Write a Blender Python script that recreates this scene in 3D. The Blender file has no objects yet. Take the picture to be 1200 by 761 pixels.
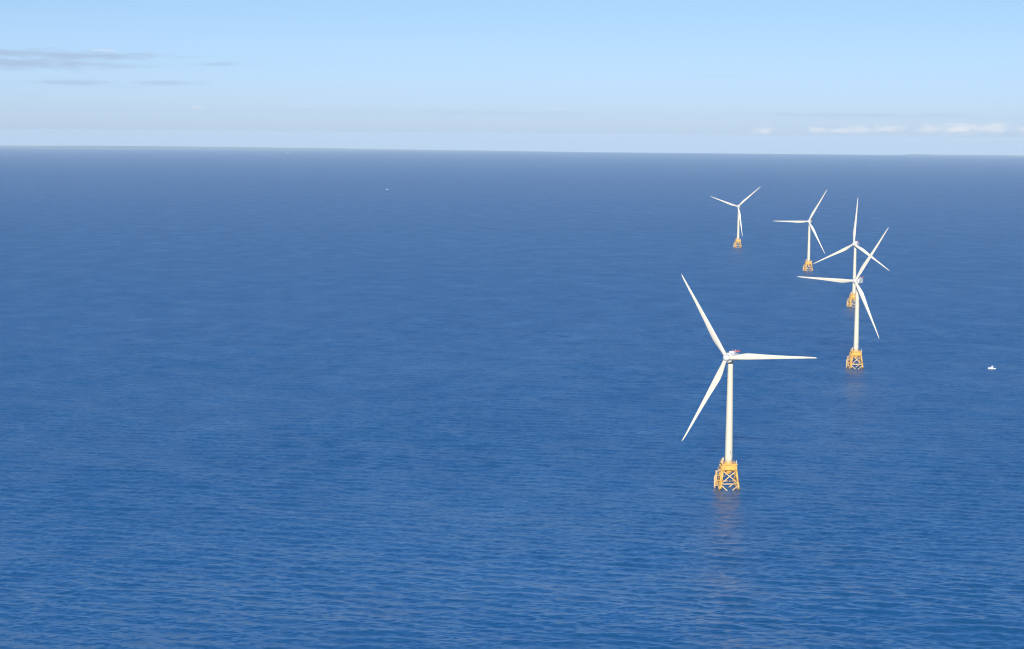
import bpy, bmesh, math, random
import numpy as np
from mathutils import Vector, Matrix, Euler

# ------------------------------------------------------------------ camera, sky, sun
R_EARTH = 7.4e6          # effective earth radius (with refraction), metres
CAM_H = 271.0
sc = bpy.context.scene
F = 2290.0               # focal length in pixels of the 1200 px wide picture
PITCH = math.radians(5.551)
ROLL = math.atan(0.0085)
cam_d = bpy.data.cameras.new('camera')
cam_d.lens = F / 1200 * 36.0
cam_d.sensor_width = 36.0
cam_d.clip_start = 1.0
cam_d.clip_end = 400000.0
cam = bpy.data.objects.new('camera', cam_d)
sc.collection.objects.link(cam)
fw = Vector((0, math.cos(PITCH), -math.sin(PITCH)))
rt = Vector((1, 0, 0))
up = rt.cross(fw)
rt2 = math.cos(ROLL) * rt + math.sin(ROLL) * up
up2 = -math.sin(ROLL) * rt + math.cos(ROLL) * up
cam.matrix_world = Matrix(((rt2.x, up2.x, -fw.x, 0), (rt2.y, up2.y, -fw.y, 0),
                           (rt2.z, up2.z, -fw.z, CAM_H), (0, 0, 0, 1)))
sc.camera = cam

SUN_EL, SUN_AZ = 21.0, 187.0      # azimuth clockwise from +Y: behind the camera, slightly left
sc.view_settings.view_transform = 'Standard'
sc.view_settings.look = 'None'
sc.view_settings.gamma = 1.0
sc.view_settings.use_curve_mapping = False
sc.view_settings.exposure = 0.55
sc.cycles.use_denoising = True
sc.cycles.use_adaptive_sampling = False
sc.cycles.filter_width = 1.1
sc.cycles.pixel_filter_type = 'BLACKMAN_HARRIS'
sc.cycles.max_bounces = 6
sc.cycles.volume_bounces = 2

world = bpy.data.worlds.new('World')
sc.world = world
world.use_nodes = True
wn, wl = world.node_tree.nodes, world.node_tree.links
wn.clear()


def wmath(op, a, b=None, c=None):
    n = wn.new('ShaderNodeMath')
    n.operation = op
    for i, v in enumerate((a, b, c)):
        if v is None:
            continue
        if isinstance(v, (int, float)):
            n.inputs[i].default_value = v
        else:
            wl.new(v, n.inputs[i])
    return n.outputs[0]


sky = wn.new('ShaderNodeTexSky')
sky.sky_type = 'NISHITA'
sky.sun_disc = False
sky.sun_elevation = math.radians(SUN_EL)
sky.sun_rotation = math.radians(SUN_AZ)
sky.altitude = 250.0
sky.air_density = 1.0
sky.dust_density = 0.6
sky.ozone_density = 2.0
tc = wn.new('ShaderNodeTexCoord')
sep = wn.new('ShaderNodeSeparateXYZ')
wl.new(tc.outputs['Generated'], sep.inputs[0])
# the true horizon lies 0.49 degrees below eye level at this height: let the sky reach down to it
lowz = wmath('MAXIMUM', wmath('ADD', sep.outputs[2], 0.0086), 0.004)
scmb = wn.new('ShaderNodeCombineXYZ')
wl.new(sep.outputs[0], scmb.inputs[0])
wl.new(sep.outputs[1], scmb.inputs[1])
wl.new(lowz, scmb.inputs[2])
wl.new(scmb.outputs[0], sky.inputs['Vector'])
deg = 180 / math.pi
az = wmath('MULTIPLY', wmath('ARCTAN2', sep.outputs[0], sep.outputs[1]), deg)
el = wmath('MULTIPLY', wmath('ARCSINE', sep.outputs[2]), deg)
cmb = wn.new('ShaderNodeCombineXYZ')
wl.new(wmath('MULTIPLY', az, 0.42), cmb.inputs[0])
wl.new(wmath('MULTIPLY', el, 2.8), cmb.inputs[1])
nz = wn.new('ShaderNodeTexNoise')
nz.inputs['Scale'].default_value = 2.2
nz.inputs['Detail'].default_value = 7
nz.inputs['Roughness'].default_value = 0.62
wl.new(cmb.outputs[0], nz.inputs['Vector'])
nzf = wmath('SUBTRACT', nz.outputs['Fac'], 0.5)
cmb2 = wn.new('ShaderNodeCombineXYZ')
wl.new(wmath('MULTIPLY', az, 1.6), cmb2.inputs[0])
wl.new(wmath('MULTIPLY', el, 5.0), cmb2.inputs[1])
nz2 = wn.new('ShaderNodeTexNoise')
nz2.inputs['Scale'].default_value = 1.6
nz2.inputs['Detail'].default_value = 6
nz2.inputs['Roughness'].default_value = 0.6
wl.new(cmb2.outputs[0], nz2.inputs['Vector'])
nzf2 = wmath('SUBTRACT', nz2.outputs['Fac'], 0.5)


def pix_dir(x, y):
    d = fw + rt2 * ((x - 600) / F) + up2 * ((380.5 - y) / F)
    d.normalize()
    return math.degrees(math.atan2(d.x, d.y)), math.degrees(math.asin(d.z))


def cloud_mask(items, noise, amount, soft):
    """soft ellipses in azimuth / elevation, broken up by noise"""
    tot = None
    for x, y, wx, wy, s in items:
        a0, e0 = pix_dir(x, y)
        wa, we = math.degrees(wx / F), math.degrees(wy / F)
        da = wmath('DIVIDE', wmath('SUBTRACT', az, a0), wa)
        de = wmath('DIVIDE', wmath('SUBTRACT', el, e0), we)
        r = wmath('SQRT', wmath('ADD', wmath('MULTIPLY', da, da), wmath('MULTIPLY', de, de)))
        v = wmath('ADD', wmath('SUBTRACT', 1.0, r), wmath('MULTIPLY', noise, amount))
        mr = wn.new('ShaderNodeMapRange')
        mr.interpolation_type = 'SMOOTHSTEP'
        wl.new(v, mr.inputs[0])
        mr.inputs[1].default_value = 0.0
        mr.inputs[2].default_value = soft
        mr.inputs[3].default_value = 0.0
        mr.inputs[4].default_value = s
        tot = mr.outputs[0] if tot is None else wmath('MAXIMUM', tot, mr.outputs[0])
    return tot


def wmix(fac, a, col):
    m = wn.new('ShaderNodeMix')
    m.data_type = 'RGBA'
    wl.new(fac, m.inputs[0])
    wl.new(a, m.inputs[6])
    m.inputs[7].default_value = (*col, 1)
    return m.outputs[2]


grey = cloud_mask([(75, 65, 165, 8.5, .9), (10, 74, 165, 11, .85), (120, 77, 85, 5, .45), (90, 97, 75, 4.5, .6),
                   (195, 97.5, 60, 4.5, .6), (255, 75.5, 45, 4, .5), (290, 76, 22, 2, .2), (140, 102, 40, 3, .25),
                   (30, 112, 22, 1.6, .15), (400, 101, 9, 1.6, .25), (270, 116, 30, 4, .15),
                   (560, 132, 330, 4, .22), (1000, 135, 240, 4, .3), (300, 129, 220, 4, .1), (850, 90, 60, 3, .12)],
                  nzf, 2.0, 1.0)
white = cloud_mask([(895, 153, 15, 5.5, .8), (958, 152.5, 19, 4.5, .55), (985, 153, 18, 4.5, .55), (1008, 152, 22, 6, .6),
                    (1038, 151, 26, 6.5, .6), (1092, 151, 30, 6.5, .5), (1125, 151, 34, 8, .85), (1160, 150, 36, 7.5, .6),
                    (1205, 151, 16, 6, .6), (1250, 150, 36, 7, .6), (1320, 151, 30, 6, .5),
                    (655, 127.5, 14, 2.5, .2), (350, 124, 20, 2.4, .2), (232, 126, 14, 3, .25), (120, 59, 22, 2.2, .35)],
                   nzf2, 2.2, 0.9)
SKY_LOW, SKY_HIGH, SKY_UPPER = (0.66, 0.86, 1.575), (0.615, 0.74, 1.00), (0.73, 1.58, 2.0)
# cool clear-air tint of the sky, a little stronger low down
ramp = wn.new('ShaderNodeMapRange')
ramp.data_type = 'FLOAT_VECTOR'
wl.new(el, ramp.inputs['Vector'])
ramp.inputs[7].default_value = (-0.5, -0.5, -0.5)
ramp.inputs[8].default_value = (5.0, 5.0, 5.0)
ramp.inputs[9].default_value = SKY_LOW
ramp.inputs[10].default_value = SKY_HIGH
tint = wn.new('ShaderNodeVectorMath')
tint.operation = 'MULTIPLY'
wl.new(sky.outputs[0], tint.inputs[0])
ramp2 = wn.new('ShaderNodeMapRange')
ramp2.data_type = 'FLOAT_VECTOR'
wl.new(el, ramp2.inputs['Vector'])
ramp2.inputs[7].default_value = (5.0, 5.0, 5.0)
ramp2.inputs[8].default_value = (24.0, 24.0, 24.0)
ramp2.inputs[9].default_value = (1.0, 1.0, 1.0)
ramp2.inputs[10].default_value = SKY_UPPER
tm = wn.new('ShaderNodeVectorMath')
tm.operation = 'MULTIPLY'
wl.new(ramp.outputs['Vector'], tm.inputs[0])
wl.new(ramp2.outputs['Vector'], tm.inputs[1])
wl.new(tm.outputs[0], tint.inputs[1])
c1 = wmix(grey, tint.outputs[0], (3.8, 5.0, 6.9))
c2 = wmix(white, c1, (7.4, 7.6, 8.2))
bg = wn.new('ShaderNodeBackground')
bg.inputs['Strength'].default_value = 0.075
wl.new(c2, bg.inputs[0])
wo = wn.new('ShaderNodeOutputWorld')
wl.new(bg.outputs[0], wo.inputs[0])

sun_d = bpy.data.lights.new('sun', 'SUN')
sun_d.energy = 3.2
sun_d.angle = math.radians(0.53)
sun_d.color = (1.0, 0.92, 0.81)
sun = bpy.data.objects.new('sun', sun_d)
sc.collection.objects.link(sun)
a, e = math.radians(SUN_AZ), math.radians(SUN_EL)
to_sun = Vector((math.sin(a) * math.cos(e), math.cos(a) * math.cos(e), math.sin(e)))
sun.rotation_euler = to_sun.to_track_quat('Z', 'Y').to_euler()
sun.location = (0, -200, 600)

HAZE_DENSITY = 1.9e-5
HAZE_COLOR = (0.75, 0.875, 0.885)


# ------------------------------------------------------------------ helpers
def pix_sea(x, y, h=0.0):
    d = fw + rt2 * ((x - 600) / F) + up2 * ((380.5 - y) / F)
    aa = (d.x ** 2 + d.y ** 2) / (2 * R_EARTH)
    b, c = d.z, CAM_H - h
    t = (-b - math.sqrt(b * b - 4 * aa * c)) / (2 * aa)
    return Vector((d.x * t, d.y * t, CAM_H + d.z * t))


def sea_z(x, y):
    return -(x * x + y * y) / (2 * R_EARTH)


def material(name, color, rough=0.5, metal=0.0, spec=0.5, dirt=0.0, dirt_col=None, scale=0.4):
    m = bpy.data.materials.new(name)
    m.use_nodes = True
    nt = m.node_tree
    p = nt.nodes['Principled BSDF']
    p.inputs['Base Color'].default_value = (*color, 1)
    p.inputs['Roughness'].default_value = rough
    p.inputs['Metallic'].default_value = metal
    p.inputs['Specular IOR Level'].default_value = spec
    if dirt > 0:
        t = nt.nodes.new('ShaderNodeTexCoord')
        mp = nt.nodes.new('ShaderNodeMapping')
        mp.inputs['Scale'].default_value = (1, 1, 0.25)
        n = nt.nodes.new('ShaderNodeTexNoise')
        n.inputs['Scale'].default_value = scale
        n.inputs['Detail'].default_value = 6
        n.inputs['Roughness'].default_value = 0.6
        r = nt.nodes.new('ShaderNodeMapRange')
        r.inputs[1].default_value = 0.45
        r.inputs[2].default_value = 0.75
        r.inputs[4].default_value = dirt
        mx = nt.nodes.new('ShaderNodeMix')
        mx.data_type = 'RGBA'
        mx.inputs[6].default_value = (*color, 1)
        mx.inputs[7].default_value = (*(dirt_col or [c * 0.6 for c in color]), 1)
        nt.links.new(t.outputs['Object'], mp.inputs[0])
        nt.links.new(mp.outputs[0], n.inputs['Vector'])
        nt.links.new(n.outputs['Fac'], r.inputs[0])
        nt.links.new(r.outputs[0], mx.inputs[0])
        nt.links.new(mx.outputs[2], p.inputs['Base Color'])
    return m


M = {
    'tower': material('white_tower_paint', (0.74, 0.65, 0.46), 0.4, dirt=0.25, dirt_col=(0.60, 0.54, 0.44), scale=0.5),
    'blade': material('white_blade_gelcoat', (0.76, 0.68, 0.51), 0.35, dirt=0.15, dirt_col=(0.7, 0.68, 0.62)),
    'nacelle': material('pale_nacelle_shell', (0.70, 0.68, 0.60), 0.4, dirt=0.2),
    'yellow': material('yellow_jacket_paint', (0.82, 0.47, 0.09), 0.45, dirt=0.45, dirt_col=(0.62, 0.30, 0.07), scale=0.6),
    'yellow_pale': material('faded_yellow_paint', (0.82, 0.56, 0.26), 0.5, dirt=0.3, dirt_col=(0.6, 0.35, 0.15), scale=0.8),
    'growth': material('marine_growth', (0.09, 0.07, 0.04), 0.8),
    'red': material('red_paint', (0.50, 0.10, 0.09), 0.5),
    'dark': material('dark_grey_metal', (0.09, 0.09, 0.10), 0.5),
    'mark': material('grey_tower_marking', (0.22, 0.22, 0.23), 0.6),
    'steel': material('galvanised_grating', (0.38, 0.36, 0.33), 0.5, metal=0.3),
    'white': material('white_gelcoat', (0.82, 0.82, 0.82), 0.3),
    'glass': material('dark_cabin_glass', (0.03, 0.04, 0.05), 0.08),
    'foam': material('white_wake_foam', (0.62, 0.68, 0.74), 0.8, dirt=0.9, dirt_col=(0.12, 0.25, 0.42), scale=0.3),
    'skin': material('skin', (0.5, 0.3, 0.2), 0.6),
}


def link(name, me_or_bm, mat, parent=None, smooth=True, mats=None):
    if isinstance(me_or_bm, bmesh.types.BMesh):
        me = bpy.data.meshes.new(name)
        bmesh.ops.recalc_face_normals(me_or_bm, faces=me_or_bm.faces)
        me_or_bm.to_mesh(me)
        me_or_bm.free()
    else:
        me = me_or_bm
    for mm in (mats or [mat]):
        me.materials.append(mm)
    if smooth:
        for p in me.polygons:
            p.use_smooth = True
    o = bpy.data.objects.new(name, me)
    sc.collection.objects.link(o)
    if parent:
        o.parent = parent
    return o


def tube(bm, p0, p1, r0, r1=None, n=12, mi=0):
    p0, p1 = Vector(p0), Vector(p1)
    r1 = r0 if r1 is None else r1
    d = (p1 - p0).normalized()
    ref = Vector((0, 0, 1)) if abs(d.z) < 0.9 else Vector((1, 0, 0))
    u = d.cross(ref).normalized()
    v = d.cross(u)
    rings = []
    for p, r in ((p0, r0), (p1, r1)):
        rings.append([bm.verts.new(p + (u * math.cos(t) + v * math.sin(t)) * r)
                      for t in [2 * math.pi * k / n for k in range(n)]])
    for k in range(n):
        f = bm.faces.new((rings[0][k], rings[0][(k + 1) % n], rings[1][(k + 1) % n], rings[1][k]))
        f.material_index = mi
    for ring in rings:
        f = bm.faces.new(ring)
        f.material_index = mi
        f.smooth = False


def lathe(bm, prof, n=32, axis='Z', off=(0, 0, 0)):
    off = Vector(off)
    rings = []
    for r, z in prof:
        ring = []
        for k in range(n):
            t = 2 * math.pi * k / n
            c, s = r * math.cos(t), r * math.sin(t)
            p = Vector((c, s, z)) if axis == 'Z' else Vector((c, z, s))
            ring.append(bm.verts.new(p + off))
        rings.append(ring)
    for a_, b_ in zip(rings, rings[1:]):
        for k in range(n):
            bm.faces.new((a_[k], a_[(k + 1) % n], b_[(k + 1) % n], b_[k]))
    bm.faces.new(rings[0])
    bm.faces.new(rings[-1])


def box(bm, c, s, bevel=0.0, rot=None):
    m = Matrix.Translation(Vector(c)) @ (rot or Matrix.Identity(4)) @ Matrix.Diagonal((*s, 1))
    r = bmesh.ops.create_cube(bm, size=1.0, matrix=m)
    if bevel:
        es = list({e for v in r['verts'] for e in v.link_edges})
        bmesh.ops.bevel(bm, geom=es, offset=bevel, segments=3, affect='EDGES', profile=0.5)


def flat_shade(o):
    for p in o.data.polygons:
        p.use_smooth = False


# ------------------------------------------------------------------ sea
def build_sea():
    rng = np.random.default_rng(7)
    r = [0.0, 80.0, 200.0, 350.0, 500.0, 620.0, 720.0]
    x = 800.0
    while x < 75000:
        r.append(x)
        x += 1.0 * (x / 1000) ** 1.5 if x < 5200 else x * 0.0125 + (x - 5200) * 0.01
    r.append(75000.0)
    r = np.array(r)
    th_d = np.radians(np.arange(-19.0, 19.0001, 0.066))
    th_c = np.radians(np.arange(22.0, 338.0001, 4.0))
    th = np.concatenate([th_d, th_c])            # azimuth from +Y
    nr, nt = len(r), len(th)
    TH, RR = np.meshgrid(th, r)
    dth = np.full(nt, np.radians(4.0))
    dth[:len(th_d)] = np.radians(0.066)
    dr = np.gradient(r)
    X = RR * np.sin(TH)
    Y = RR * np.cos(TH)
    sp = np.maximum(dr[:, None] * np.ones((1, nt)), RR * dth[None, :] * 0.8)
    Z = np.zeros_like(X)
    lost = np.zeros_like(X)
    # wave field: many sinusoids around a mean wind direction (towards the camera)
    comps = []
    for i in range(90):
        lam = 3.0 * (22.0 / 3.0) ** (rng.random() ** 1.4)
        ang = math.radians(262 + rng.normal() * 28)
        k = 2 * math.pi / lam
        slope = 0.0190 * (0.75 + 0.5 * rng.random()) * (lam / 9.0) ** 0.0
        comps.append((lam, k, ang, slope / k, slope, rng.random() * 6.283))
    for i in range(9):                     # long low swell crossing at an angle
        lam = 55.0 * 3.2 ** rng.random()
        ang = math.radians(236 + rng.normal() * 9)
        k = 2 * math.pi / lam
        comps.append((lam, k, ang, 0.0075 / k, 0.0075, rng.random() * 6.283))
    for lam, k, ang, amp, slope, ph in comps:
        w = np.clip((lam / sp - 1.5) / 1.2, 0, 1)
        w = w * w * (3 - 2 * w)
        lost += (1 - w ** 2) * slope ** 2 * 0.5
        msk = w > 0
        arg = k * (X[msk] * math.cos(ang) + Y[msk] * math.sin(ang)) + ph
        Z[msk] += w[msk] * amp * np.cos(arg)
    # slow groups: stronger and weaker patches
    grp = 1.0 + 0.25 * np.sin(X / 83.0 + 1.3 * np.sin(Y / 131.0)) * np.sin(Y / 67.0 + 1.1 * np.sin(X / 149.0)) \
        + 0.18 * np.sin(X / 211.0 - Y / 173.0 + 2.0 * np.sin(X / 401.0))
    Z *= grp
    Z -= RR ** 2 / (2 * R_EARTH)
    co = np.stack([X, Y, Z], -1).reshape(-1, 3).astype(np.float32)
    # one vertex ring row 0 collapses to the centre: keep it tiny instead of zero
    idx = np.arange(nr * nt).reshape(nr, nt)
    a0 = idx[:-1, :]
    a1 = idx[1:, :]
    b0 = np.roll(a0, -1, axis=1)
    b1 = np.roll(a1, -1, axis=1)
    co[:nt, 0] = 2.0 * np.sin(th)
    co[:nt, 1] = 2.0 * np.cos(th)
    quads = np.stack([a0, a1, b1, b0], -1).reshape(-1, 4)   # azimuth is clockwise
    quads = quads[:, ::-1] if False else quads
    me = bpy.data.meshes.new('sea')
    me.vertices.add(len(co))
    me.vertices.foreach_set('co', co.ravel())
    nq = len(quads)
    me.loops.add(nq * 4 + nt)
    loops = np.concatenate([quads.ravel(), idx[0]]).astype(np.int32)
    me.loops.foreach_set('vertex_index', loops)
    me.polygons.add(nq + 1)
    me.polygons.foreach_set('loop_start', np.concatenate([np.arange(nq) * 4, [nq * 4]]).astype(np.int32))
    me.polygons.foreach_set('use_smooth', np.ones(nq + 1, dtype=bool))
    at = me.attributes.new('lost', 'FLOAT', 'POINT')
    at.data.foreach_set('value', lost.ravel().astype(np.float32))
    me.update(calc_edges=True)
    if me.polygons[nq // 2].normal.z < 0:
        me.flip_normals()
    o = link('sea', me, None, mats=[sea_material()])
    o['kind'] = 'structure'
    return o


SEA_COLOR = (0.006, 0.096, 0.212)


def sea_material():
    m = bpy.data.materials.new('sea_water')
    m.use_nodes = True
    nt = m.node_tree
    N, L = nt.nodes, nt.links
    p = N['Principled BSDF']

    def mth(op, a_, b_=None):
        n = N.new('ShaderNodeMath')
        n.operation = op
        for i, v in enumerate((a_, b_)):
            if v is None:
                continue
            if isinstance(v, (int, float)):
                n.inputs[i].default_value = v
            else:
                L.new(v, n.inputs[i])
        return n.outputs[0]
    geo = N.new('ShaderNodeNewGeometry')
    lost = N.new('ShaderNodeAttribute')
    lost.attribute_name = 'lost'

    def noise(scale, detail, sx, sy, rough=0.5):
        mp = N.new('ShaderNodeMapping')
        mp.inputs['Scale'].default_value = (sx, sy, 0)
        mp.inputs['Rotation'].default_value = (0, 0, math.radians(-12))
        n = N.new('ShaderNodeTexNoise')
        n.inputs['Scale'].default_value = scale
        n.inputs['Detail'].default_value = detail
        n.inputs['Roughness'].default_value = rough
        L.new(geo.outputs['Position'], mp.inputs[0])
        L.new(mp.outputs[0], n.inputs['Vector'])
        return n
    # small ripples as slopes added to the mesh normal
    acc = None
    for sc_, det, amt in ((0.035, 3.0, 0.20), (0.11, 2.0, 0.45), (0.55, 2.0, 0.85), (1.2, 1.0, 0.25)):
        n = noise(sc_, det, 0.45, 1.0)
        v = N.new('ShaderNodeVectorMath')
        v.operation = 'SUBTRACT'
        L.new(n.outputs['Color'], v.inputs[0])
        v.inputs[1].default_value = (0.5, 0.5, 0.5)
        s = N.new('ShaderNodeVectorMath')
        s.operation = 'MULTIPLY'
        L.new(v.outputs[0], s.inputs[0])
        s.inputs[1].default_value = (amt * 0.38, amt, 0)
        if acc is None:
            acc = s.outputs[0]
        else:
            ad = N.new('ShaderNodeVectorMath')
            ad.operation = 'ADD'
            L.new(acc, ad.inputs[0])
            L.new(s.outputs[0], ad.inputs[1])
            acc = ad.outputs[0]
    # ripples fade into roughness where they are far below a pixel (lost slope grows)
    fade = N.new('ShaderNodeMapRange')
    L.new(lost.outputs['Fac'], fade.inputs[0])
    fade.inputs[1].default_value = 0.010
    fade.inputs[2].default_value = 0.0180
    fade.inputs[3].default_value = 1.0
    fade.inputs[4].default_value = 0.6
    sv = N.new('ShaderNodeVectorMath')
    sv.operation = 'SCALE'
    L.new(acc, sv.inputs[0])
    gust = noise(0.0016, 5, 0.45, 1.0, 0.6)
    gm = N.new('ShaderNodeMapRange')
    L.new(gust.outputs['Fac'], gm.inputs[0])
    gm.inputs[1].default_value = 0.32
    gm.inputs[2].default_value = 0.68
    gm.inputs[3].default_value = 0.65
    gm.inputs[4].default_value = 1.35
    L.new(mth('MULTIPLY', fade.outputs[0], gm.outputs[0]), sv.inputs['Scale'])
    ad = N.new('ShaderNodeVectorMath')
    ad.operation = 'ADD'
    L.new(geo.outputs['Normal'], ad.inputs[0])
    L.new(sv.outputs[0], ad.inputs[1])
    nm = N.new('ShaderNodeVectorMath')
    nm.operation = 'NORMALIZE'
    L.new(ad.outputs[0], nm.inputs[0])
    L.new(nm.outputs[0], p.inputs['Normal'])
    # wind patches change the small-scale roughness
    pn = noise(0.0014, 6, 0.4, 1.0, 0.62)
    pr = N.new('ShaderNodeMapRange')
    L.new(pn.outputs['Fac'], pr.inputs[0])
    pr.inputs[1].default_value = 0.3
    pr.inputs[2].default_value = 0.7
    pr.inputs[3].default_value = 0.0004
    pr.inputs[4].default_value = 0.0030
    # alpha^2 = 2 * slope variance ; principled roughness = sqrt(alpha)
    mott = noise(0.012, 4, 1.3, 0.8, 0.65)
    mm = N.new('ShaderNodeMapRange')
    L.new(mott.outputs['Fac'], mm.inputs[0])
    mm.inputs[1].default_value = 0.3
    mm.inputs[2].default_value = 0.7
    mm.inputs[3].default_value = 0.7
    mm.inputs[4].default_value = 2.3
    var = mth('ADD', pr.outputs[0], mth('MULTIPLY', lost.outputs['Fac'], mm.outputs[0]))
    rough = mth('POWER', mth('MULTIPLY', var, 2.0), 0.25)
    L.new(rough, p.inputs['Roughness'])
    p.inputs['IOR'].default_value = 1.54
    # daylight scattered back from many metres of clear water
    p.subsurface_method = 'BURLEY'
    p.inputs['Subsurface Weight'].default_value = 1.0
    p.inputs['Subsurface Radius'].default_value = (0.5, 0.8, 1.0)
    p.inputs['Subsurface Scale'].default_value = 40.0
    p.inputs['Base Color'].default_value = (*SEA_COLOR, 1)
    return m


sea = build_sea()


# ------------------------------------------------------------------ far coasts
def coast(az0, az1, dist, hmax, seed, name='coast'):
    rng = random.Random(seed)
    bm = bmesh.new()
    n = 160
    ph = [rng.random() * 6.28 for _ in range(8)]
    rows = []
    for i in range(n + 1):
        t = i / n
        a_ = math.radians(az0 + (az1 - az0) * t)
        env = min(1, t / 0.12) * min(1, (1 - t) / 0.35)
        h = 0.0
        for k, p_ in enumerate(ph):
            h += math.sin(t * (3 + k * 5.3) + p_) / (1 + k * 0.8)
        h = max(2.0, hmax * env * (0.75 + 0.13 * h))
        pts = []
        for dd, hh in ((-700, -20), (-500, 3), (0, h * 0.8), (900, h), (3500, h * 0.7), (5000, -20)):
            r_ = dist + dd
            x_, y_ = r_ * math.sin(a_), r_ * math.cos(a_)
            pts.append(bm.verts.new((x_, y_, sea_z(x_, y_) + hh)))
        rows.append(pts)
    for a_, b_ in zip(rows, rows[1:]):
        for k in range(len(a_) - 1):
            bm.faces.new((a_[k], b_[k], b_[k + 1], a_[k + 1]))
    o = link(name, bm, None, mats=[coast_mat])
    o['kind'] = 'structure'
    return o


coast_mat = material('coast_scrub_and_sand', (0.10, 0.12, 0.06), 0.9, dirt=0.8, dirt_col=(0.28, 0.25, 0.16), scale=0.002)
coast(-22.0, 2.5, 58000, 85, 3)
coast(11.0, 16.0, 60000, 50, 9)


# ------------------------------------------------------------------ turbines
def leg_point(sx, sy, z):
    """centre of a jacket leg at height z"""
    t = z / 21.0
    h = 7.2 * (1 - t) + 4.5 * t
    return Vector((sx * h, sy * h, z))


def blade_mesh():
    bm = bmesh.new()
    st = [(1.6, 3.1, 3.1, 0, 1.0), (4.0, 3.1, 3.05, 0, 1.0), (8.0, 3.7, 2.5, 14, .7), (13.0, 4.6, 1.75, 12, .3),
          (17.5, 4.95, 1.35, 10, .1), (24, 4.45, 1.05, 7, 0), (33, 3.6, .78, 4.5, 0), (43, 2.85, .56, 2.5, 0),
          (53, 2.2, .40, 1.2, 0), (62, 1.7, .28, .4, 0), (69, 1.25, .2, 0, 0), (73, .85, .13, -.5, 0), (75, .3, .06, -.5, 0)]
    n = 20
    rings = []
    for z, ch, th_, tw, rd in st:
        pre = -2.2 * (z / 75.0) ** 2           # pre-bend, upwind is local +Y
        le = -1.55 if ch > 3.1 else -0.5 * ch * (1 if z < 5 else (0.9 if z < 60 else 0.85))
        le = -1.55 + (0.95 * max(0, (z - 17.5) / 57.5)) if z > 5 else -1.55
        ring = []
        tw_ = math.radians(tw)
        for k in range(n):
            t = 2 * math.pi * k / n
            cx = (0.5 - 0.5 * math.cos(t))
            cy = math.sin(t) * (1.0 * rd + (1 - rd) * (1.25 * math.sqrt(max(cx, 0)) * (1 - cx) + 0.02) * 1.0)
            if rd < 1:
                cyf = rd * math.sin(t) * 0.5 + (1 - rd) * math.copysign(1.3 * math.sqrt(cx) * (1 - cx) * 0.97, math.sin(t))
            else:
                cyf = math.sin(t) * 0.5
            x_ = le + cx * ch
            y_ = cyf * th_
            xr = x_ * math.cos(tw_) + y_ * math.sin(tw_)
            yr = -x_ * math.sin(tw_) + y_ * math.cos(tw_)
            ring.append(bm.verts.new((xr, yr - pre, z)))
        rings.append(ring)
    for a_, b_ in zip(rings, rings[1:]):
        for k in range(n):
            bm.faces.new((a_[k], a_[(k + 1) % n], b_[(k + 1) % n], b_[k]))
    bm.faces.new(rings[0])
    bm.faces.new(rings[-1])
    return bm


JZ = math.radians(4.0)
DECK = 19.7
TOWER_TOP = 98.2


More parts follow.
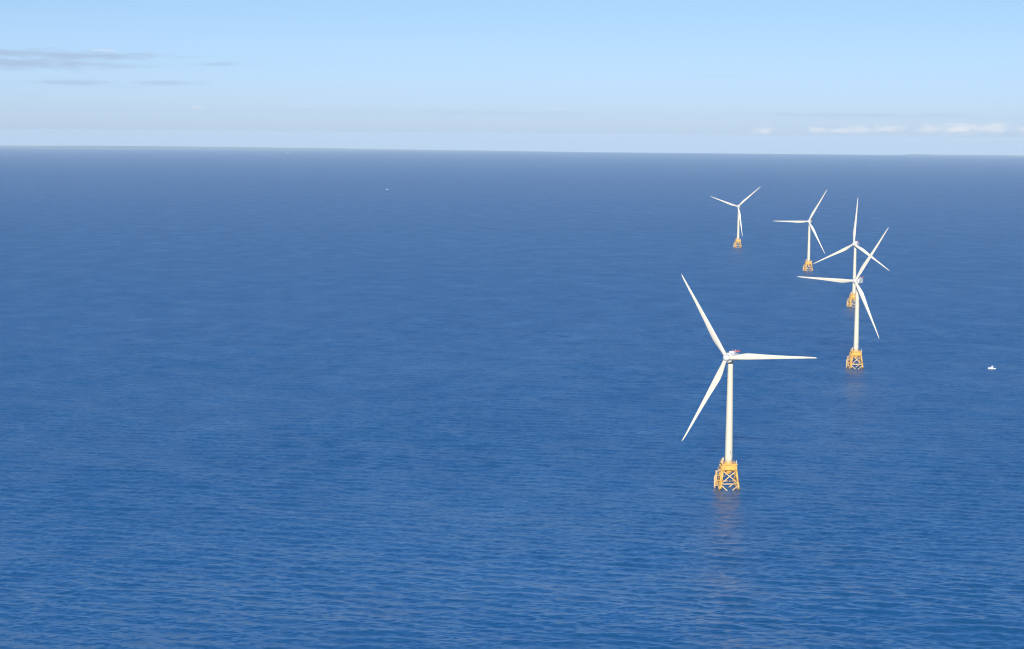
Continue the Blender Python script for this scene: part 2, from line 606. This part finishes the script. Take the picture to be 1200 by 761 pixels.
def make_turbine():
    root = bpy.data.objects.new('wind_turbine', None)
    sc.collection.objects.link(root)
    root.empty_display_size = 10
    # legs
    for sx in (-1, 1):
        for sy in (-1, 1):
            bm = bmesh.new()
            tube(bm, leg_point(sx, sy, 1.3), leg_point(sx, sy, 4.2), 0.78, n=16)
            tube(bm, leg_point(sx, sy, 4.2), leg_point(sx, sy, 6.2), 0.92, n=16)
            tube(bm, leg_point(sx, sy, 6.2), leg_point(sx, sy, 14.5), 0.78, n=16)
            tube(bm, leg_point(sx, sy, 14.5), leg_point(sx, sy, 19.4), 0.92, n=16)
            leg = link('jacket_leg', bm, M['yellow'], root)
            bm = bmesh.new()
            tube(bm, leg_point(sx, sy, -6), leg_point(sx, sy, 1.3), 0.80, n=16)
            link('waterline_band', bm, M['growth'], leg)
    # braces, one per side
    for (ax_, s) in (('x', -1), ('x', 1), ('y', -1), ('y', 1)):
        def P(u, z):
            return leg_point(s, u, z) if ax_ == 'x' else leg_point(u, s, z)
        bm = bmesh.new()
        for u in (-1, 1):
            tube(bm, P(u, 15.0), P(-u, 5.4), 0.40, n=10)
            tube(bm, P(u, 3.9), P(-u, -9.0), 0.42, n=10)
        tube(bm, P(-1, 4.9), P(1, 4.9), 0.42, n=10)
        link('cross_brace', bm, M['yellow_pale'], root)
    # transition piece: girders between the legs and central can
    bm = bmesh.new()
    hh = 4.75
    for s in (-1, 1):
        box(bm, (0, s * hh, 17.45), (2 * hh - 1.5, 0.25, 3.6))
        box(bm, (s * hh, 0, 17.45), (0.25, 2 * hh - 1.5, 3.6))
        for z in (15.6, 19.3):
            box(bm, (0, s * hh, z), (2 * hh - 1.5, 0.9, 0.16))
            box(bm, (s * hh, 0, z), (0.9, 2 * hh - 1.5, 0.16))
        for k in (-2.4, 0, 2.4):
            box(bm, (k, s * (hh + 0.28), 17.45), (0.14, 0.3, 3.5))
            box(bm, (s * (hh + 0.28), k, 17.45), (0.3, 0.14, 3.5))
    tp = link('transition_girder', bm, M['yellow'], root, smooth=False)
    bm = bmesh.new()
    lathe(bm, [(2.0, 12.0), (3.05, 14.2), (3.05, 20.7), (3.3, 20.71), (3.3, 21.0)], 32)
    link('central_can', bm, M['yellow'], root, smooth=False)
    # radial struts from can to legs
    for sx in (-1, 1):
        for sy in (-1, 1):
            bm = bmesh.new()
            tube(bm, (sx * 1.7, sy * 1.7, 13.8), leg_point(sx, sy, 16.0), 0.45, n=10)
            link('can_strut', bm, M['yellow'], root)
    # deck with a kerb
    bm = bmesh.new()
    box(bm, (0, 0, DECK), (11.6, 11.6, 0.35))
    for s in (-1, 1):
        box(bm, (0, s * 5.85, DECK + .12), (11.9, 0.15, 0.7))
        box(bm, (s * 5.85, 0, DECK + .12), (0.15, 11.5, 0.7))
    link('deck', bm, M['yellow'], root, smooth=False)
    bm = bmesh.new()
    c = 5.75
    for i in range(8):
        u = -c + i * 2 * c / 7
        for s in (-1, 1):
            tube(bm, (u, s * c, DECK), (u, s * c, DECK + 1.35), 0.06, n=6)
            if 0 < i < 7:
                tube(bm, (s * c, u, DECK), (s * c, u, DECK + 1.35), 0.06, n=6)
    for z in (0.75, 1.35):
        for s in (-1, 1):
            tube(bm, (-c, s * c, DECK + z), (c, s * c, DECK + z), 0.05, n=6)
            tube(bm, (s * c, -c, DECK + z), (s * c, c, DECK + z), 0.05, n=6)
    link('railing', bm, M['yellow_pale'], root)
    # davit crane at the left of the deck
    bm = bmesh.new()
    tube(bm, (-5.0, -2.2, DECK), (-5.0, -2.2, DECK + 3.2), 0.5, n=14)
    box(bm, (-5.0, -2.2, DECK + 3.9), (1.5, 1.7, 1.5), 0.15)
    cr = link('deck_crane', bm, M['yellow_pale'], root)
    bm = bmesh.new()
    tube(bm, (-5.2, -2.2, DECK + 4.4), (-2.2, 4.4, DECK + 5.0), 0.3, 0.2, n=8)
    tube(bm, (-2.2, 4.4, DECK + 5.0), (-2.2, 4.4, DECK + 3.6), 0.07, n=6)
    link('boom', bm, M['yellow_pale'], cr)
    # switchgear box and lantern post on deck
    bm = bmesh.new()
    box(bm, (-4.6, 3.0, DECK + 1.4), (1.8, 3.0, 2.4), 0.1)
    link('equipment_cabinet', bm, M['yellow_pale'], root, smooth=False)
    bm = bmesh.new()
    tube(bm, (5.2, -5.0, DECK), (5.2, -5.0, DECK + 2.4), 0.13, n=8)
    lathe(bm, [(0.2, 0), (0.42, 0.1), (0.42, 0.8), (0.15, 1.0)], 12, off=(5.2, -5.0, DECK + 2.2))
    link('warning_lantern', bm, M['white'], root)
    # boat landing on the left side
    bm = bmesh.new()
    for y in (2.2, 5.4):
        tube(bm, (-9.9, y, -3), (-9.9, y, 9.6), 0.32, n=10)
        tube(bm, (-9.9, y, 9.6), leg_point(-1, 1, 10.0) + Vector((0, y - 5.4, 0)), 0.26, n=8)
        tube(bm, (-9.9, y, 2.0), (-6.7, y, 2.6), 0.26, n=8)
        tube(bm, (-8.7, y, 2.2), (-8.7, y, 13.4), 0.3, n=8)
        tube(bm, (-8.7, y, 13.2), (-5.3, y, 14.0), 0.22, n=8)
    for z in (6.0, 9.2):
        tube(bm, (-9.9, 2.2, z), (-9.9, 5.4, z), 0.2, n=8)
    bl = link('boat_landing', bm, M['yellow_pale'], root)
    bm = bmesh.new()
    for y in (3.5, 4.1):
        tube(bm, (-9.3, y, -1), (-9.3, y, 13.6), 0.09, n=6)
    for i in range(24):
        tube(bm, (-9.3, 3.5, 0.2 + i * .55), (-9.3, 4.1, 0.2 + i * .55), 0.05, n=5)
    link('ladder', bm, M['yellow'], bl)
    # access stairs: landings with rails stepping up to the deck
    bm = bmesh.new()
    for (x_, y_, z_) in ((-7.9, 3.6, 11.2), (-6.6, 1.5, 15.2)):
        box(bm, (x_, y_, z_), (2.4, 4.2, 0.25))
        for dy in (-2, 0, 2):
            for dx in (-1.1, 1.1):
                tube(bm, (x_ + dx, y_ + dy, z_), (x_ + dx, y_ + dy, z_ + 1.3), 0.07, n=6)
        for dx in (-1.1, 1.1):
            for z in (.7, 1.3):
                tube(bm, (x_ + dx, y_ - 2, z_ + z), (x_ + dx, y_ + 2, z_ + z), 0.06, n=6)
    tube(bm, (-7.4, 2.0, 11.2), (-6.9, -1.5, 15.2), 0.18, n=6)
    tube(bm, (-8.5, 2.0, 11.2), (-7.7, -1.5, 15.2), 0.18, n=6)
    tube(bm, (-6.3, 3.2, 15.2), (-6.1, -0.8, 19.6), 0.18, n=6)
    tube(bm, (-7.3, 3.2, 15.2), (-7.0, -0.8, 19.6), 0.18, n=6)
    link('access_stair', bm, M['yellow_pale'], root)
    # cable tubes on the left face
    bm = bmesh.new()
    for y in (-3.2, -1.6):
        tube(bm, (-7.9, y, -4), (-5.3, y, 19.0), 0.30, n=8)
    link('cable_tube', bm, M['yellow'], root)
    # tower
    bm = bmesh.new()
    prof = [(3.0, 21.0)]
    for i in range(1, 25):
        t = i / 24
        prof.append((3.0 - 0.95 * t ** 1.15, 21.0 + (TOWER_TOP - 21.0) * t))
    lathe(bm, prof, 48)
    tw = link('tower', bm, M['tower'], root)
    flat = [p for p in tw.data.polygons if abs(p.normal.z) > .9]
    for p in flat:
        p.use_smooth = False
    for z in (21.3, 46, 72):
        bm = bmesh.new()
        rr = 3.0 - 0.95 * ((z - 21) / (TOWER_TOP - 21)) ** 1.15
        lathe(bm, [(rr + .015, z - .15), (rr + .05, z), (rr + .015, z + .15)], 48)
        link('flange_ring', bm, M['tower'], tw)
    bm = bmesh.new()
    box(bm, (2.2, -2.0, 22.6), (1.0, 0.35, 2.3), 0.05, rot=Matrix.Rotation(math.radians(47), 4, 'Z'))
    link('tower_door', bm, M['steel'], tw)
    # small dark upright lettering panel low on the tower (unreadable at this size): three short strokes
    bm = bmesh.new()
    box(bm, (0.80, -2.80, 28.8), (0.40, 0.14, 2.6))
    link('tower_marking', bm, M['mark'], tw, smooth=False)
    return root


def rz(a_):
    return Matrix.Rotation(a_, 4, 'Z')


def make_nacelle_parts(root):
    # nacelle frame: origin on tower axis at hub height, -Y upwind
    bm = bmesh.new()
    box(bm, (0, 3.6, 0.4), (6.6, 11.6, 6.8), 1.3)
    for v in bm.verts:                      # taper to the rear
        if v.co.y > 5:
            f_ = 1 - 0.12 * (v.co.y - 5) / 4.4
            v.co.x *= f_
            v.co.z = 0.4 + (v.co.z - 0.4) * f_ + 0.3
    # generator drum
    lathe(bm, [(2.6, -2.0), (3.75, -2.2), (3.9, -2.6), (3.9, -4.5), (3.7, -4.9), (2.3, -5.1)], 40, axis='Y')
    nac = link('nacelle', bm, M['nacelle'], root)
    for p in nac.data.polygons:
        if p.area > 12:
            p.use_smooth = False
    bm = bmesh.new()
    lathe(bm, [(2.1, -4.6), (2.3, -4.1), (2.3, -2.2), (2.15, -1.9)], 32)
    link('yaw_collar', bm, M['dark'], nac)
    bm = bmesh.new()
    box(bm, (0, 8.4, 4.55), (5.8, 5.2, 0.25))
    link('helihoist_deck', bm, M['steel'], nac, smooth=False)
    bm = bmesh.new()
    for s in (-1, 1):
        box(bm, (s * 2.9, 9.9, 5.1), (0.12, 2.2, 0.95))
    box(bm, (0, 11.05, 5.1), (5.9, 0.12, 0.95))
    link('hoist_deck_rail', bm, M['red'], nac, smooth=False)
    bm = bmesh.new()
    box(bm, (0, 2.8, 4.3), (4.2, 3.8, 1.5), 0.25)
    for s in (-1, 1):
        tube(bm, (s * 1.4, 4.9, 4.0), (s * 1.4, 4.9, 6.6), 0.09, n=6)
    link('cooler_housing', bm, M['nacelle'], nac)
    bm = bmesh.new()
    lathe(bm, [(2.35, -4.95), (2.65, -5.5), (2.7, -7.6), (2.35, -8.9), (1.5, -9.8), (0.4, -10.1)], 32, axis='Y')
    hub = link('rotor_hub', bm, M['nacelle'], root)
    bl = link('blade', blade_mesh(), M['blade'], root)
    bl2, bl3 = bl.copy(), bl.copy()
    for b in (bl2, bl3):
        sc.collection.objects.link(b)
        b.parent = root
    return nac, hub, [bl, bl2, bl3]


TILT = math.radians(5)


def pose(root, hub_h, yaw, phase):
    """turn nacelle, hub and blades of one turbine"""
    base = rz(-JZ) @ Matrix.Translation((0, 0, hub_h)) @ rz(-math.radians(yaw)) @ Matrix.Rotation(-TILT, 4, 'X')
    bl = [c for c in root.children if c.name.startswith('blade')]
    nac = [c for c in root.children if c.name.startswith('nacelle')][0]
    hub = [c for c in root.children if c.name.startswith('rotor_hub')][0]
    nac.matrix_local = base
    hub.matrix_local = base
    for k, b in enumerate(bl):
        a_ = math.radians(phase + 120 * k)
        d = Vector((math.cos(a_), 0, math.sin(a_)))
        t = Vector((-math.sin(a_), 0, math.cos(a_)))
        n_ = Vector((0, -1, 0))
        m = Matrix(((t.x, n_.x, d.x, 0), (t.y, n_.y, d.y, -7.0), (t.z, n_.z, d.z, 0), (0, 0, 0, 1)))
        b.matrix_local = base @ m
        b.scale = (1, 1, 1)


def copy_tree(o, parent=None):
    c_ = o.copy()
    sc.collection.objects.link(c_)
    if parent:
        c_.parent = parent
    for ch in list(o.children):
        copy_tree(ch, c_)
    return c_


proto = make_turbine()
make_nacelle_parts(proto)
spots = [((853.2, 573), 102.0, 32, 4.0, 'nearest and largest white wind turbine, standing clear of the others on yellow lattice legs'),
         ((1002.5, 431.5), 103.0, 35, 59, 'second nearest white wind turbine, its tower overlapping the turbine right behind it'),
         ((1000.4, 360), 101.0, 30, 87.5, 'white wind turbine with one upright blade, yellow base half hidden behind a nearer tower'),
         ((947.3, 318), 101.0, 26, 61, 'white wind turbine with one blade level, just left of the two overlapping turbines'),
         ((864.8, 290.5), 101.0, 23, 42, 'farthest and smallest white wind turbine, third blade hanging down beside its tower')]
for i, (b, hh, yaw, ph, lab) in enumerate(spots):
    t = proto if i == 0 else copy_tree(proto)
    g = pix_sea(*b)
    t.location = g
    t.rotation_euler = (0, 0, JZ)
    pose(t, hh, yaw, ph)
    t['label'] = lab
    t['category'] = 'wind turbine'
    t['group'] = 'offshore wind turbines in a row'


# ------------------------------------------------------------------ boats
def hull_bm(L_, W_, H_, bow=0.38):
    """bow towards -X"""
    bm = bmesh.new()
    rows = []
    n = 14
    for i in range(n + 1):
        t = i / n
        x_ = -L_ / 2 + L_ * t
        w = W_ / 2 * (1 - max(0, 1 - t / bow) ** 2.2) if t < bow else W_ / 2 * (1 - 0.08 * (t - bow))
        w = max(w, 0.03)
        sh = H_ * (1 + 0.45 * max(0, 1 - t / 0.6) ** 1.6)
        keel = -0.5 + 0.5 * max(0, 1 - t / 0.2)
        rows.append([bm.verts.new(p) for p in
                     ((x_ - (0.5 if i == 0 else 0), -w, sh), (x_, -w * 0.86, sh * 0.3), (x_, -w * 0.5, keel * .6), (x_, 0, keel),
                      (x_, w * 0.5, keel * .6), (x_, w * 0.86, sh * 0.3), (x_ - (0.5 if i == 0 else 0), w, sh))])
    for a_, b_ in zip(rows, rows[1:]):
        for k in range(6):
            bm.faces.new((a_[k], a_[k + 1], b_[k + 1], b_[k]))
        bm.faces.new((a_[6], a_[0], b_[0], b_[6]))
    bm.faces.new(rows[0])
    bm.faces.new(rows[-1])
    return bm


def make_boat(pos, L_, label, rot=0.0, fine=True):
    root = bpy.data.objects.new('motor_boat', None)
    sc.collection.objects.link(root)
    root.location = pos
    root.rotation_euler = (0, 0, rot)
    s = L_ / 9.0
    W_, H_ = 3.1 * s, 1.25 * s
    link('hull', hull_bm(L_, W_, H_), M['white'], root, smooth=False)
    bm = bmesh.new()
    box(bm, (0.0 * s, 0, H_ + 0.85 * s), (2.5 * s, 2.2 * s, 1.7 * s), 0.18 * s)
    for v in bm.verts:
        if v.co.x < -0.5 * s and v.co.z > H_ + s:
            v.co.x += 0.5 * s
    box(bm, (-2.0 * s, 0, H_ + 0.35 * s), (2.0 * s, 1.9 * s, 0.6 * s), 0.15 * s)
    cab = link('cabin', bm, M['white'], root, smooth=False)
    bm = bmesh.new()
    for sy in (-1, 1):
        box(bm, (0.25 * s, sy * 1.1 * s, H_ + 1.15 * s), (1.5 * s, 0.05 * s, 0.5 * s))
    box(bm, (-1.03 * s, 0, H_ + 1.15 * s), (0.05 * s, 1.7 * s, 0.5 * s), rot=Matrix.Rotation(0.35, 4, 'Y'))
    link('window', bm, M['glass'], cab, smooth=False)
    bm = bmesh.new()
    box(bm, (0.4 * s, 0, H_ + 1.82 * s), (3.4 * s, 2.4 * s, 0.14 * s), 0.04 * s)
    link('roof', bm, M['white'], cab, smooth=False)
    bm = bmesh.new()
    tube(bm, (0.3 * s, 0, H_ + 1.9 * s), (0.3 * s, 0, H_ + 3.3 * s), 0.09 * s, 0.05 * s, n=8)
    box(bm, (0.3 * s, 0, H_ + 2.7 * s), (0.5 * s, 1.2 * s, 0.14 * s))
    link('mast', bm, M['white'], root)
    if fine:
        bm = bmesh.new()
        for sy in (-1, 1):
            pts = [(-4.2 * s, sy * 0.45 * s, H_ * 1.45), (-3.0 * s, sy * 1.15 * s, H_ * 1.32), (-1.5 * s, sy * 1.45 * s, H_ * 1.1)]
            for a_, b_ in zip(pts, pts[1:]):
                tube(bm, (a_[0], a_[1], a_[2] + .7), (b_[0], b_[1], b_[2] + .7), 0.04, n=6)
            for p in pts:
                tube(bm, p, (p[0], p[1], p[2] + .7), 0.035, n=6)
        link('bow_rail', bm, M['steel'], root)
        bm = bmesh.new()
        for sy in (-0.45, 0.45):
            box(bm, (L_ / 2 + .25, sy, 0.9), (0.5, 0.42, 1.1), 0.1)
        link('outboard_engine', bm, M['dark'], root)
    if fine:
        root.scale = (1, 1, 1.2)
    root['label'] = label
    root['category'] = 'boat'
    return root


make_boat(pix_sea(1162.3, 433), 9.0, 'white motor boat with a cabin, on open water right of all the turbines', math.radians(3))
pb = pix_sea(453.5, 222.5)
make_boat(pb, 10.0, 'small distant white boat trailing a pale wake, left of all the turbines', math.radians(-4), False)
make_boat(pix_sea(337.3, 180.3), 38.0, 'tiny white boat just below the horizon at left', 0, False)
make_boat(pix_sea(1020, 195.2), 17.0, 'tiny white speck of a boat far off above the row of turbines', 0.3, False)


def wake(pos, L_, w0, w1, name='wake', rot=0.0):
    bm = bmesh.new()
    rng = random.Random(4)
    rows = []
    for i in range(25):
        t = i / 24
        w = w0 + (w1 - w0) * t
        x_ = L_ * t
        off = -3.0 * t * t
        rows.append([bm.verts.new((x_, off + w * u * (1 + rng.uniform(-.15, .15)), 0.9 - 0.25 * abs(u) + rng.uniform(-.1, .1))) for u in (-1, -.3, .3, 1)])
    for a_, b_ in zip(rows, rows[1:]):
        for k in range(3):
            bm.faces.new((a_[k], a_[k + 1], b_[k + 1], b_[k]))
    o = link(name, bm, M['foam'])
    o.location = pos
    o.rotation_euler = (0, 0, rot)
    o['kind'] = 'stuff'
    return o


wake(pb + Vector((6, 0, 0)), 22.0, 1.4, 4.0)


# ------------------------------------------------------------------ haze
def build_haze():
    bm = bmesh.new()
    S = 80000.0
    box(bm, (0, 0, (300 - 385) / 2), (2 * S, 2 * S, 685))
    m = bpy.data.materials.new('haze_air')
    m.use_nodes = True
    nt = m.node_tree
    nt.nodes.remove(nt.nodes['Principled BSDF'])
    v = nt.nodes.new('ShaderNodeVolumePrincipled')
    v.inputs['Color'].default_value = (*HAZE_COLOR, 1)
    v.inputs['Density'].default_value = HAZE_DENSITY
    v.inputs['Anisotropy'].default_value = -0.15
    nt.links.new(v.outputs[0], nt.nodes['Material Output'].inputs['Volume'])
    o = link('haze', bm, None, smooth=False, mats=[m])
    o['kind'] = 'stuff'
    o.visible_shadow = True
    return o


build_haze()
